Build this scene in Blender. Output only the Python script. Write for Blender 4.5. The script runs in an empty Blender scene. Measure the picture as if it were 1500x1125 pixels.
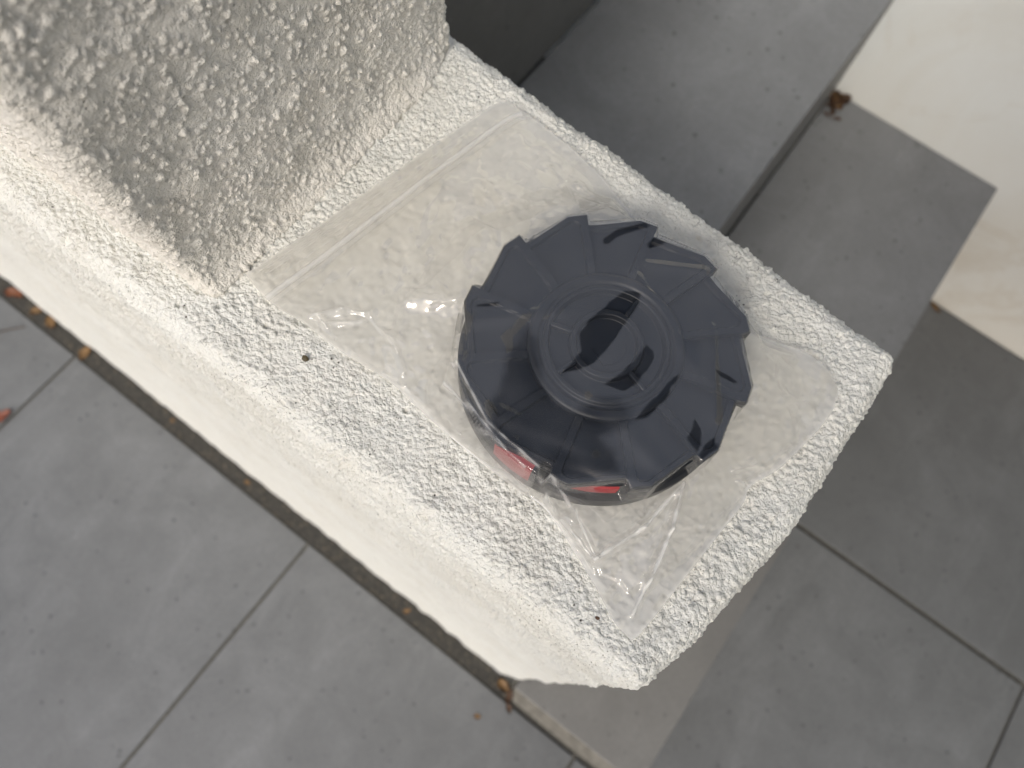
import bpy, bmesh, math, random
import numpy as np
from mathutils import Matrix, Vector

random.seed(7)
R = math.radians
sc = bpy.context.scene
col = sc.collection

# ------------------------------------------------------------------ camera
CAMZ = 1.42
cam_d = bpy.data.cameras.new('camera')
cam = bpy.data.objects.new('camera', cam_d)
col.objects.link(cam)
sc.camera = cam
Rm = ((0.8015468, -0.5784479, 0.1513959), (0.5949319, 0.7462050, -0.2987209), (0.0598221, 0.3295091, 0.9422553))
M = Matrix(Rm).to_4x4()
M.translation = Vector((0, 0, CAMZ))
cam.matrix_world = M
cam_d.sensor_width = 36
cam_d.lens = 26.4
cam_d.clip_start = 0.01
cam_d.clip_end = 500
cam_d.dof.use_dof = True
cam_d.dof.focus_distance = 0.285
cam_d.dof.aperture_fstop = 10.0

# ------------------------------------------------------------------ light
SUN_AZ, SUN_EL = math.atan2(0.16, -1.0), R(44)
w = bpy.data.worlds.new('World'); sc.world = w; w.use_nodes = True
nt = w.node_tree
bg = nt.nodes['Background']
sky = nt.nodes.new('ShaderNodeTexSky'); sky.sky_type = 'NISHITA'; sky.sun_disc = False
sky.sun_elevation = SUN_EL; sky.sun_rotation = SUN_AZ
sky.air_density = 1.0; sky.dust_density = 4.0; sky.ozone_density = 1.0; sky.altitude = 0
nt.links.new(sky.outputs[0], bg.inputs[0]); bg.inputs[1].default_value = 0.12
sd = bpy.data.lights.new('sun', 'SUN'); sun = bpy.data.objects.new('sun', sd); col.objects.link(sun)
sd.energy = 1.05; sd.angle = R(14); sd.color = (1.0, 0.98, 0.945)
dirv = Vector((math.sin(SUN_AZ) * math.cos(SUN_EL), math.cos(SUN_AZ) * math.cos(SUN_EL), math.sin(SUN_EL)))
sun.rotation_euler = dirv.to_track_quat('Z', 'Y').to_euler()
sc.view_settings.view_transform = 'Standard'; sc.view_settings.look = 'None'
sc.view_settings.exposure = 0.54; sc.view_settings.gamma = 1
sc.view_settings.use_curve_mapping = False
sc.render.engine = 'CYCLES'
sc.cycles.max_bounces = 10; sc.cycles.transparent_max_bounces = 24

# ------------------------------------------------------------------ helpers
def tag(o, label=None, cat=None, group=None, kind=None):
    if label: o['label'] = label
    if cat: o['category'] = cat
    if group: o['group'] = group
    if kind: o['kind'] = kind
    return o

def link(name, me, mat=None, parent=None, smooth=False):
    if mat is not None and not me.materials: me.materials.append(mat)
    if smooth: me.polygons.foreach_set('use_smooth', [True] * len(me.polygons))
    o = bpy.data.objects.new(name, me); col.objects.link(o)
    if parent: o.parent = parent
    return o

def empty(name, loc=(0, 0, 0), rz=0):
    o = bpy.data.objects.new(name, None); o.location = loc; o.rotation_euler.z = rz
    o.empty_display_size = .02
    col.objects.link(o); return o

def grid_mesh(name, V, nu, nv, close_u=False):
    """V (nu*nv,3), index = i*nv+j"""
    me = bpy.data.meshes.new(name)
    iu = np.arange(nu if close_u else nu - 1); jv = np.arange(nv - 1)
    I, J = np.meshgrid(iu, jv, indexing='ij')
    I2 = (I + 1) % nu
    F = np.stack([I * nv + J, I2 * nv + J, I2 * nv + J + 1, I * nv + J + 1], -1).reshape(-1, 4).astype(np.int32)
    me.vertices.add(len(V)); me.vertices.foreach_set('co', np.asarray(V, np.float32).ravel())
    me.loops.add(F.size); me.loops.foreach_set('vertex_index', F.ravel())
    me.polygons.add(len(F)); me.polygons.foreach_set('loop_start', np.arange(0, F.size, 4, dtype=np.int32))
    me.polygons.foreach_set('loop_total', np.full(len(F), 4, np.int32))
    me.polygons.foreach_set('use_smooth', np.ones(len(F), bool))
    me.update(calc_edges=True)
    return me

def box_mesh(name, x0, x1, y0, y1, z0, z1, bev=0.0, seg=2):
    bm = bmesh.new()
    bmesh.ops.create_cube(bm, size=1, matrix=Matrix.Translation(((x0 + x1) / 2, (y0 + y1) / 2, (z0 + z1) / 2)) @ Matrix.Diagonal((x1 - x0, y1 - y0, z1 - z0, 1)))
    if bev: bmesh.ops.bevel(bm, geom=bm.edges[:], offset=bev, segments=seg, affect='EDGES', profile=.5)
    me = bpy.data.meshes.new(name); bm.to_mesh(me); bm.free(); return me

# numpy noises
def _hash(ix, iy, iz, s):
    h = (ix.astype(np.int64) * 73856093) ^ (iy.astype(np.int64) * 19349663) ^ (iz.astype(np.int64) * 83492791) ^ (s * 2654435761)
    h = (h ^ (h >> 13)) * 1274126177 & 0xFFFFFFFF
    h = (h ^ (h >> 16)) * 2246822519 & 0xFFFFFFFF
    h ^= h >> 15
    return (h & 0xFFFFFF).astype(np.float32) / 16777216.0

def vnoise(P, scale, seed=0):
    Q = P / scale; I = np.floor(Q).astype(np.int64); f = (Q - I).astype(np.float32); f = f * f * (3 - 2 * f)
    out = 0
    for dx in (0, 1):
        wx = f[:, 0] if dx else 1 - f[:, 0]
        for dy in (0, 1):
            wy = f[:, 1] if dy else 1 - f[:, 1]
            for dz in (0, 1):
                wz = f[:, 2] if dz else 1 - f[:, 2]
                out = out + wx * wy * wz * _hash(I[:, 0] + dx, I[:, 1] + dy, I[:, 2] + dz, seed + 11)
    return out * 2 - 1

def bumps(P, a, seed, rmin=.35, rmax=.8, keep=1.0):
    """highest sphere cap over every point: rounded grains with tight creases between them"""
    Q = (P / a).astype(np.float32); I = np.floor(Q).astype(np.int64)
    out = np.zeros(len(P), np.float32)
    for dx in (-1, 0, 1):
        for dy in (-1, 0, 1):
            for dz in (-1, 0, 1):
                ix, iy, iz = I[:, 0] + dx, I[:, 1] + dy, I[:, 2] + dz
                fx = ix + _hash(ix, iy, iz, seed) - Q[:, 0]
                fy = iy + _hash(ix, iy, iz, seed + 1) - Q[:, 1]
                fz = iz + _hash(ix, iy, iz, seed + 2) - Q[:, 2]
                k = _hash(ix, iy, iz, seed + 3)
                r = rmin + (rmax - rmin) * k
                if keep < 1: r = np.where(_hash(ix, iy, iz, seed + 4) < keep, r, 0)
                h = r * r - (fx * fx + fy * fy + fz * fz)
                out = np.maximum(out, np.sqrt(np.maximum(h, 0)))
    return out * a

def chain(P, N, mask_fn): pass

# ------------------------------------------------------------------ materials
class NB:
    def __init__(s, name):
        s.m = bpy.data.materials.new(name); s.m.use_nodes = True
        s.t = s.m.node_tree; s.b = s.t.nodes['Principled BSDF']; s.out = s.t.nodes['Material Output']
        s.co = s.n('ShaderNodeTexCoord').outputs['Object']
    def n(s, ty, **k):
        x = s.t.nodes.new(ty)
        for a, v in k.items():
            setattr(x, a, v)
        return x
    def l(s, a, b): s.t.links.new(a, b)
    def noise(s, scale, detail=4, rough=.55, co=None, dist=0):
        x = s.n('ShaderNodeTexNoise'); x.inputs['Scale'].default_value = scale
        x.inputs['Detail'].default_value = detail; x.inputs['Roughness'].default_value = rough
        x.inputs['Distortion'].default_value = dist
        s.l(co or s.co, x.inputs['Vector']); return x.outputs['Fac']
    def vor(s, scale, feat='F1', co=None, rnd=1):
        x = s.n('ShaderNodeTexVoronoi', feature=feat); x.inputs['Scale'].default_value = scale
        x.inputs['Randomness'].default_value = rnd
        s.l(co or s.co, x.inputs['Vector']); return x.outputs['Distance']
    def ramp(s, f, stops):
        x = s.n('ShaderNodeValToRGB'); e = x.color_ramp.elements
        while len(e) < len(stops): e.new(.5)
        for q, (p, c) in zip(e, stops):
            q.position = p; q.color = (c if len(c) == 4 else (*c, 1)) if not isinstance(c, (int, float)) else (c, c, c, 1)
        s.l(f, x.inputs[0]); return x.outputs[0]
    def mix(s, f, a, b, mode='MIX'):
        x = s.n('ShaderNodeMix', data_type='RGBA', blend_type=mode)
        for i, v in ((0, f), (6, a), (7, b)):
            if isinstance(v, (int, float)): x.inputs[i].default_value = v if i == 0 else (v, v, v, 1)
            elif isinstance(v, tuple): x.inputs[i].default_value = (*v, 1) if len(v) == 3 else v
            else: s.l(v, x.inputs[i])
        return x.outputs[2]
    def math(s, op, a, b=0.0, clamp=False):
        x = s.n('ShaderNodeMath', operation=op, use_clamp=clamp)
        for i, v in ((0, a), (1, b)):
            if isinstance(v, (int, float)): x.inputs[i].default_value = v
            else: s.l(v, x.inputs[i])
        return x.outputs[0]
    def bump(s, h, dist, strength=1, nrm=None):
        x = s.n('ShaderNodeBump'); x.inputs['Distance'].default_value = dist; x.inputs['Strength'].default_value = strength
        s.l(h, x.inputs['Height'])
        if nrm: s.l(nrm, x.inputs['Normal'])
        s.l(x.outputs[0], s.b.inputs['Normal']); return x.outputs[0]
    def set(s, **k):
        for a, v in k.items():
            i = s.b.inputs[a.replace('_', ' ')]
            if hasattr(v, 'links') or hasattr(v, 'is_output'): s.l(v, i)
            else: i.default_value = v
        return s

def mat_stucco(name, base=(.87, .87, .81), tint=(.82, .81, .74), pits=1.0):
    b = NB(name)
    big = b.noise(18, 5, .6)
    c = b.mix(b.ramp(big, [(.40, 0.0), (.62, 1.0)]), base, tint)
    mid = b.noise(160, 3)
    c = b.mix(b.ramp(mid, [(.55, 0.0), (.75, .5)]), c, (.74, .71, .63))
    # rare dark pits and dirt specks
    v = b.vor(210); sel = b.noise(60, 3, .6)
    pit = b.math('MULTIPLY', b.ramp(v, [(.07, 1.0), (.13, 0.0)]), b.ramp(sel, [(.55, 0.0), (.58, pits)]))
    c = b.mix(pit, c, (.035, .028, .02))
    v2 = b.vor(520); sel2 = b.ramp(b.noise(35, 4, .6), [(.50, 0.0), (.58, pits)])
    c = b.mix(b.math('MULTIPLY', b.ramp(v2, [(.08, .85), (.20, 0.0)]), sel2), c, (.16, .13, .09))
    pk = b.math('MULTIPLY', b.ramp(b.noise(7, 2), [(.6, 0.0), (.75, .3)]), b.ramp(b.noise(90, 3), [(.45, 0.0), (.6, 1.0)]))
    c = b.mix(b.math('MULTIPLY', pk, .5), c, (.72, .62, .53))
    b.set(Base_Color=c, Roughness=.5, Specular_IOR_Level=.5)
    # fine shrinkage cracks and skin of the paint
    co = b.n('ShaderNodeVectorMath', operation='ADD'); nz = b.n('ShaderNodeTexNoise'); nz.inputs['Scale'].default_value = 300
    b.l(b.co, nz.inputs['Vector'])
    sc_ = b.n('ShaderNodeVectorMath', operation='SCALE'); sc_.inputs['Scale'].default_value = .003
    b.l(nz.outputs['Color'], sc_.inputs[0]); b.l(b.co, co.inputs[0]); b.l(sc_.outputs[0], co.inputs[1])
    cr = b.ramp(b.vor(230, 'DISTANCE_TO_EDGE', co=co.outputs[0]), [(0.0, 0.0), (.07, 1.0)])
    hair = b.ramp(b.vor(150, 'DISTANCE_TO_EDGE', co=co.outputs[0]), [(0.0, 1.0), (.028, 0.0)])
    hs = b.math('MULTIPLY', b.ramp(b.noise(95, 3, .6), [(.54, 0.0), (.60, 1.0)]), b.ramp(b.noise(24, 2), [(.42, 0.0), (.55, pits)]))
    c2 = b.mix(b.math('MULTIPLY', b.math('MULTIPLY', hair, hs), .75), c, (.06, .05, .04)); b.set(Base_Color=c2)
    cr = b.math('MAXIMUM', cr, b.ramp(b.noise(45, 3), [(.54, 1.0), (.60, 0.0)]))
    g1 = b.ramp(b.vor(620, co=co.outputs[0]), [(0.0, 1.0), (.75, 0.0)])
    h = b.math('ADD', b.math('MULTIPLY', cr, .2), b.math('ADD', b.noise(1300, 5, .7), b.math('MULTIPLY', g1, .55)))
    b.bump(h, .0011, 1.0)
    return b.m

def mat_tile(name, base, dark, warm=0.0):
    b = NB(name)
    oi = b.n('ShaderNodeObjectInfo')
    off = b.n('ShaderNodeVectorMath', operation='ADD')
    cm = b.n('ShaderNodeCombineXYZ')
    b.l(b.math('MULTIPLY', oi.outputs['Random'], 37.0), cm.inputs[0]); b.l(b.math('MULTIPLY', oi.outputs['Random'], 11.0), cm.inputs[2])
    b.l(b.co, off.inputs[0]); b.l(cm.outputs[0], off.inputs[1]); co = off.outputs[0]
    c = b.mix(b.ramp(b.noise(3.2, 6, .62, co, .6), [(.3, 0.0), (.7, 1.0)]), base, dark)
    # long soft cement streaks
    mp = b.n('ShaderNodeMapping'); mp.inputs['Scale'].default_value = (5, 1.1, 5); mp.inputs['Rotation'].default_value = (0, 0, .25)
    b.l(co, mp.inputs[0])
    st = b.ramp(b.noise(2.2, 6, .7, mp.outputs[0], .8), [(.50, 0.0), (.74, .42)])
    c = b.mix(st, c, tuple(min(1, x * 1.28 + .02) for x in base))
    c = b.mix(b.ramp(b.noise(160, 2, .5, co), [(.35, .0), (.65, .22)]), c, tuple(x * .72 for x in dark))
    # dark and pale freckles
    v = b.vor(42, co=co); s1 = b.ramp(b.noise(13, 2, co=co), [(.42, 0.0), (.54, .9)])
    c = b.mix(b.math('MULTIPLY', b.ramp(v, [(.08, 1.0), (.17, 0.0)]), s1), c, tuple(x * .5 for x in dark))
    v2 = b.vor(55, co=co); s2 = b.ramp(b.noise(23, 2, co=co), [(.6, 0.0), (.63, .5)])
    c = b.mix(b.math('MULTIPLY', b.ramp(v2, [(.04, 1.0), (.08, 0.0)]), s2), c, (.5, .5, .5))
    v3 = b.vor(110, co=co); s3 = b.ramp(b.noise(9, 3, co=co), [(.48, 0.0), (.6, .6)])
    c = b.mix(b.math('MULTIPLY', b.ramp(v3, [(.10, 1.0), (.20, 0.0)]), s3), c, tuple(x * .55 for x in dark))
    bl = b.ramp(b.noise(9, 6, .7, co, .8), [(.38, 0.0), (.66, .55)])
    c = b.mix(bl, c, tuple(x * .80 for x in dark))
    b.set(Base_Color=c, Roughness=.46, Specular_IOR_Level=.4)
    b.bump(b.noise(700, 4, .6), .0003, .5)
    return b.m

def mat_simple(name, c1, c2, scale=60, rough=.7, bump=.0008, spec=.3):
    b = NB(name)
    c = b.mix(b.ramp(b.noise(scale, 5), [(.35, 0.0), (.65, 1.0)]), c1, c2)
    b.set(Base_Color=c, Roughness=rough, Specular_IOR_Level=spec)
    b.bump(b.noise(scale * 4, 5), bump, .8)
    return b.m

def mat_plastic(name, c, rough=.38):
    b = NB(name)
    cc = b.mix(b.ramp(b.noise(90, 4), [(.4, 0.0), (.7, .3)]), c, tuple(x * 1.2 + .001 for x in c))
    b.set(Base_Color=cc, Roughness=b.ramp(b.noise(140, 3), [(.3, rough - .06), (.7, rough + .1)]), Specular_IOR_Level=.28)
    b.bump(b.noise(2500, 2), .0001, .12)
    return b.m

def mat_film(name, milk, gloss=2.0, rough=.05, tint=(.97, .965, .95), white=(.97, .965, .94), lines=False):
    b = NB(name); t = b.t; t.nodes.remove(b.b)
    at = b.n('ShaderNodeAttribute'); at.attribute_name = 'white'
    cl = b.noise(38, 4, .6)
    ac = b.n('ShaderNodeAttribute'); ac.attribute_name = 'dark_refl'; free = b.math('SUBTRACT', 1.0, ac.outputs['Fac'], True)  # painted dark reflections take away milk and gloss
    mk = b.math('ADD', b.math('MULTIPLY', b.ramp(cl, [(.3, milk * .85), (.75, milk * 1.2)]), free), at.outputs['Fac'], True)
    h = b.math('ADD', b.math('MULTIPLY', b.noise(260, 3, .6), .6), b.math('MULTIPLY', b.noise(90, 2), 1.4))
    bp = b.n('ShaderNodeBump'); bp.inputs['Distance'].default_value = .00022; bp.inputs['Strength'].default_value = .5
    b.l(h, bp.inputs['Height'])
    tr = b.n('ShaderNodeBsdfTransparent'); tr.inputs[0].default_value = (*tint, 1)
    df = b.n('ShaderNodeBsdfDiffuse'); df.inputs[0].default_value = (*white, 1)
    tl = b.n('ShaderNodeBsdfTranslucent'); tl.inputs[0].default_value = (*white, 1)
    m1 = b.n('ShaderNodeMixShader'); m1.inputs[0].default_value = .45; b.l(df.outputs[0], m1.inputs[1]); b.l(tl.outputs[0], m1.inputs[2])
    m2 = b.n('ShaderNodeMixShader'); b.l(mk, m2.inputs[0]); b.l(tr.outputs[0], m2.inputs[1]); b.l(m1.outputs[0], m2.inputs[2])
    fr = b.n('ShaderNodeLayerWeight'); fr.inputs[0].default_value = .5; b.l(bp.outputs[0], fr.inputs['Normal'])
    fs = b.math('ADD', b.math('MULTIPLY', b.math('POWER', fr.outputs['Facing'], 5.0), .40), .042)
    gl = b.n('ShaderNodeBsdfGlossy'); gl.inputs['Roughness'].default_value = rough; b.l(bp.outputs[0], gl.inputs['Normal'])
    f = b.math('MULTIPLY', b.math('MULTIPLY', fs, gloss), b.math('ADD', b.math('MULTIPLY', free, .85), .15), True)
    m3 = b.n('ShaderNodeMixShader'); b.l(f, m3.inputs[0]); b.l(m2.outputs[0], m3.inputs[1]); b.l(gl.outputs[0], m3.inputs[2])
    b.l(m3.outputs[0], b.out.inputs[0])
    return b.m

M_ledge = mat_stucco('ledge_stucco')
M_pillar = mat_stucco('pillar_roughcast', (.93, .90, .825), (.87, .835, .75), .6)
M_tile = mat_tile('grey_porcelain', (.168, .174, .175), (.130, .134, .133))
M_step = mat_tile('grey_step_tile', (.25, .257, .262), (.20, .205, .206))
M_step2 = mat_tile('worn_step_tile', (.20, .197, .185), (.16, .156, .145))
M_riser = mat_tile('riser_tile', (.15, .148, .142), (.12, .118, .11))
M_grout = mat_simple('grout', (.075, .07, .06), (.11, .105, .09), 120)
M_gap = mat_simple('dirty_joint', (.038, .037, .033), (.068, .064, .055), 140, .9, .003)
M_mortar = mat_simple('pale_mortar', (.17, .16, .135), (.25, .235, .20), 70, .85, .002)
M_ground = mat_simple('ground_concrete', (.20, .20, .195), (.15, .15, .145), 4, .8)
M_black = mat_plastic('black_plastic', (.012, .013, .016), .34)
M_dark = mat_plastic('charcoal_plastic', (.0098, .0112, .0142), .40)
M_red = mat_plastic('red_plastic', (.26, .032, .035), .5)

def mat_wallwhite():
    b = NB('smooth_white_render')
    c = b.mix(b.ramp(b.noise(2.2, 6, .65, dist=1.2), [(.42, 0.0), (.68, 1.0)]), (.75, .77, .745), (.70, .70, .65))
    sep = b.n('ShaderNodeSeparateXYZ'); b.l(b.co, sep.inputs[0])
    hgt = b.math('ADD', sep.outputs[2], b.math('MULTIPLY', b.noise(4, 5, .6), .5))
    c = b.mix(b.ramp(hgt, [(.25, .75), (.75, 0.0)]), c, (.68, .65, .57))
    st = b.math('MULTIPLY', b.ramp(b.noise(3.5, 6, .7, dist=2.0), [(.52, 0.0), (.60, .3), (.66, .08)]), b.ramp(hgt, [(.4, 1.0), (.95, 0.2)]))
    c = b.mix(st, c, (.52, .45, .34))
    v = b.vor(14); sel = b.ramp(b.noise(5, 2), [(.55, 0.0), (.6, .5)])
    c = b.mix(b.math('MULTIPLY', b.ramp(v, [(.08, 1.0), (.14, 0.0)]), sel), c, (.42, .40, .36))
    b.set(Base_Color=c, Roughness=.7)
    b.bump(b.noise(30, 6, .6), .003, .5)
    return b.m
M_white = mat_wallwhite()

# ------------------------------------------------------------------ ground, floor
ground = link('ground', box_mesh('ground', -60, 60, -60, 60, -.20, -.05), M_ground); tag(ground, kind='structure')
floor = link('floor', box_mesh('floor', -3.2, 2.9, -2.4, 1.34, -.05, -.005), M_grout); tag(floor, kind='structure')
def tile(x0, x1, y0, y1):
    g = .0028
    return link('tile', box_mesh('tile', x0 + g, x1 - g, y0 + g, y1 - g, -.0048, 0, .0012, 2), M_tile, floor)
xj = [.262 + .6012 * k for k in range(-5, 4)]
for r in range(4):
    y1 = -.0275 - .6012 * r
    for a, b_ in zip(xj[:-1], xj[1:]):
        tile(a, b_, y1 - .6012, y1)
tile(.06, .863, -.002, .5555)
tile(.863, 1.466, -.002, .5555); tile(1.466, 2.07, -.002, .5555)
for a, b_ in ((.30, .903), (.903, 1.506), (1.506, 2.11)):
    tile(a, b_, .5595, 1.1625)
gap = link('wall_joint', box_mesh('wall_joint', -3.2, .102, -.0262, .03, -.0049, -.0035), M_gap); tag(gap, kind='structure')
mort = link('mortar_strip', box_mesh('mortar_strip', .105, 1.6, -.0205, -.0005, -.0049, -.0008, .0008), M_mortar); tag(mort, kind='structure')
# crumbs of dirt lying in the joint
bm = bmesh.new()
for k in range(420):
    x = random.uniform(-1.5, .13); y = random.uniform(-.026, -.001) ; s = random.uniform(.0006, .0022)
    bmesh.ops.create_icosphere(bm, subdivisions=1, radius=s, matrix=Matrix.Translation((x, y, -.003 + s * .4)) @ Matrix.Diagonal((1.3, .9, .6, 1)))
me = bpy.data.meshes.new('joint_dirt'); bm.to_mesh(me); bm.free()
tag(link('joint_dirt', me, mat_simple('grit', (.10, .085, .06), (.20, .17, .13), 300, .9)), 'dark grit and crumbs lying in the joint along the white wall', 'dirt', kind='stuff')

# ------------------------------------------------------------------ stairs
st = empty('tiled_staircase', (0, .7, 0)); tag(st, 'grey tiled steps rising between the roughcast wall and the smooth white wall', 'stairs')
def local(parent, me):
    me.transform(Matrix.Translation(-Vector(parent.location))); return me
Z2, Z1, Z0 = .338, .634, .930
X2, X1, X0 = .287, -.045, -.363
YA, YB = .2360, 1.1615
steps = [(X1, X2, Z2), (X0, X1, Z1), (-.68, X0, Z0), (-1.0, -.68, 1.226), (-1.32, -1.0, 1.522)]
zprev = 0
for (a, b_, z) in steps:
    low = z == Z2       # the lowest step runs on round the end of the roughcast wall
    link('step_core', local(st, box_mesh('step_core', a + .001, b_ - .012, YA, YB, zprev - (0 if zprev else -.001), z - .0105)), M_grout, st)
    if low:
        link('step_core', local(st, box_mesh('step_core', .080, b_ - .012, .0005, YA - .001, .001, z - .0105)), M_grout, st)
        link('tread', local(st, box_mesh('tread', a + .0015, b_, .6215, YB, z - .010, z, .0012)), M_step, st)
        link('tread', local(st, box_mesh('tread', a + .0015, .0845, YA, .6195, z - .010, z, .0012)), M_step, st)
        link('tread', local(st, box_mesh('tread', .0865, b_, -.0015, .6195, z - .010, z, .0012)), M_step2, st)
        link('riser', local(st, box_mesh('riser', b_ - .0115, b_ - .0015, .0, YA - .0015, .0015, z - .0112, .0008)), M_riser, st)
    else:
        link('tread', local(st, box_mesh('tread', a + .0015, b_, YA, YB, z - .010, z, .0012)), M_step, st)
    link('riser', local(st, box_mesh('riser', b_ - .0115, b_ - .0015, YA, YB, zprev + .0015, z - .0112, .0008)), M_riser, st)
    zprev = z

# ------------------------------------------------------------------ smooth white wall (right)
n1, n2 = 160, 90
U = np.linspace(-2.2, 2.6, n1); W = np.linspace(-.004, 2.1, n2)
A, B = np.meshgrid(U, W, indexing='ij'); P = np.stack([A.ravel(), np.full(A.size, 1.1635), B.ravel()], 1)
P[:, 1] += .004 * vnoise(P, .30, 5) + .0015 * vnoise(P, .07, 6)
P[:, 1] = np.maximum(P[:, 1], 1.1625)
wallw = empty('white_wall', (0, 1.2, 0)); tag(wallw, 'smooth white rendered wall with yellowish damp stains beside the steps', 'wall')
me = grid_mesh('wall_face', P - np.array([0, 1.2, 0]), n1, n2); link('wall_face', me, M_white, wallw)
link('wall_body', local(wallw, box_mesh('wall_body', -2.2, 2.6, 1.172, 1.36, -.004, 2.1, .004)), M_white, wallw)

link('unseen_shade_slab', local(wallw, box_mesh('unseen_shade_slab', .34, 3.8, -1.3, 1.5, 2.1, 2.22, .01)), M_white, wallw)  # slab added out of view to shade the right-hand paving

# ------------------------------------------------------------------ roughcast parapet wall
LZ = 1.12
def outline():
    """plan outline of the top: front (towards -y), end, back; returns top xy, bottom xy"""
    cf, cb = np.array([.0665, .0240]), np.array([.0850, .2160])
    ft, bk = np.array([-1.9, .0235]), np.array([-.20, .2325])
    def arc(c, a, b, r):
        d1 = (a - c) / np.linalg.norm(a - c); d2 = (b - c) / np.linalg.norm(b - c)
        cs = np.dot(d1, d2); th = math.acos(cs); L = r / math.tan(th / 2)
        p1, p2 = c + d1 * L, c + d2 * L
        cen = c + (d1 + d2) / np.linalg.norm(d1 + d2) * r / math.sin(th / 2)
        a1 = math.atan2(*(p1 - cen)[::-1]); a2 = math.atan2(*(p2 - cen)[::-1])
        while a2 < a1: a2 += 2 * math.pi
        n = max(4, int(r * (a2 - a1) / DS)); t = np.linspace(a1, a2, n)
        return np.stack([cen[0] + r * np.cos(t), cen[1] + r * np.sin(t)], 1)
    DS = .00056
    A1 = arc(cf, ft, cb, .011); A2 = arc(cb, cf, bk, .010)
    def seg(p, q, xs=None):
        n = max(2, int(np.linalg.norm(q - p) / DS)); t = np.linspace(0, 1, n)[1:-1, None]; return p + (q - p) * t
    xc = -1.9 + np.cumsum(np.r_[0, np.geomspace(.03, DS, 200)]); xc = xc[xc < -.34]
    front = np.stack([xc, np.full(len(xc), .0235)], 1)
    f2 = seg(np.array([xc[-1], .0235]), A1[0])
    mid = seg(A1[-1], A2[0]); sb = np.linspace(0, 1, len(mid)); mid[:, 0] += .0068 * np.sin(np.pi * sb ** .85) ** 1.0; b1 = seg(A2[-1], np.array([-.20, .2325]))
    xb = -np.cumsum(np.r_[.20, np.geomspace(DS, .04, 140)]); xb = xb[xb > -1.9]
    back = np.stack([xb, np.full(len(xb), .2325)], 1)
    T = np.concatenate([front, f2, A1, mid, A2, b1, back])
    return T
T = outline()
BO = T.copy()
fr = np.clip(1 - (T[:, 1] - .0235) / .1875, 0, 1)
BO[:, 1] -= .0205 * fr
BO[:, 0] += np.where(T[:, 0] > .03, .030 * np.clip((T[:, 0] - .03) / .03, 0, 1), 0)
dT = np.gradient(T, axis=0); nrm2 = np.stack([dT[:, 1], -dT[:, 0]], 1); nrm2 /= np.linalg.norm(nrm2, axis=1)[:, None] + 1e-12
RC = .012
inn = T - nrm2 * RC
MID = np.stack([np.minimum(T[:, 0], -.002), np.full(len(T), .117)], 1)
zs = np.concatenate([np.linspace(0, .05, 52)[1:], .05 + np.cumsum(np.geomspace(.0009, .06, 48))]); zs = zs[zs < LZ - RC]
zs = np.append(zs, LZ - RC + .004)
th = np.linspace(math.pi / 2, 0, 28)
tt = np.linspace(0, 1, 166)[1:]
rows, nrms = [], []
ns = len(T)
for d in zs[::-1]:
    k = d / (LZ - RC); xy = T * (1 - k) + BO * k
    rows.append(np.column_stack([xy, np.full(ns, LZ - RC - d)])); nrms.append(np.column_stack([nrm2, np.zeros(ns)]))
for a in th:   # a: pi/2 = side ... 0 = top
    s, c = math.sin(a), math.cos(a)
    rows.append(np.column_stack([inn + nrm2 * RC * s, np.full(ns, LZ - RC + RC * c)])); nrms.append(np.column_stack([nrm2 * s, np.full(ns, c)]))
for t in tt:
    rows.append(np.column_stack([inn * (1 - t) + MID * t, np.full(ns, LZ)])); nrms.append(np.tile([0, 0, 1.], (ns, 1)))
V = np.stack(rows, 1).reshape(-1, 3); N = np.stack(nrms, 1).reshape(-1, 3); nr = len(rows)

def ledge_disp(V, N):
    # broad unevenness, lumps, grains
    d = .0011 * vnoise(V, .028, 1) + .0007 * vnoise(V, .011, 2)
    Q = V + .0005 * np.stack([vnoise(V, .004, 21), vnoise(V, .004, 22), vnoise(V, .004, 23)], 1)
    amt = np.clip(.75 + .35 * vnoise(V, .03, 3), .45, 1.15)
    d += amt * (.42 * bumps(Q, .0044, 101, .22, .60, .55) + .80 * bumps(Q, .0024, 201, .22, .66, .75) + .60 * bumps(Q, .0014, 251, .25, .7, .75))
    d += .00042 * vnoise(V, .0012, 4)
    d -= 1.5 * bumps(V, .0062, 501, .10, .24, .34) + 1.3 * bumps(V, .0030, 551, .12, .26, .22)
    return d - .0018
D = np.zeros(len(V))
near = (V[:, 0] > -.75) & (V[:, 2] > .9)
D[near] = ledge_disp(V[near], N[near])
far = ~near
D[far] = .0022 * vnoise(V[far], .02, 1) + .0012 * vnoise(V[far], .008, 2)
side = np.clip((LZ - .02 - V[:, 2]) / .06, 0, 1)
D += np.where(near, .0010 * side * vnoise(V, .007, 12), 0)
V = V + N * D[:, None]
wall = empty('roughcast_wall', (0, .117, 0)); tag(wall, 'low wall in thick white roughcast whose flat top carries the clear bag', 'wall')
me = grid_mesh('wall_coat', V - np.array([0, .117, 0]), ns, nr)
link('wall_coat', me, M_ledge, wall)

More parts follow.
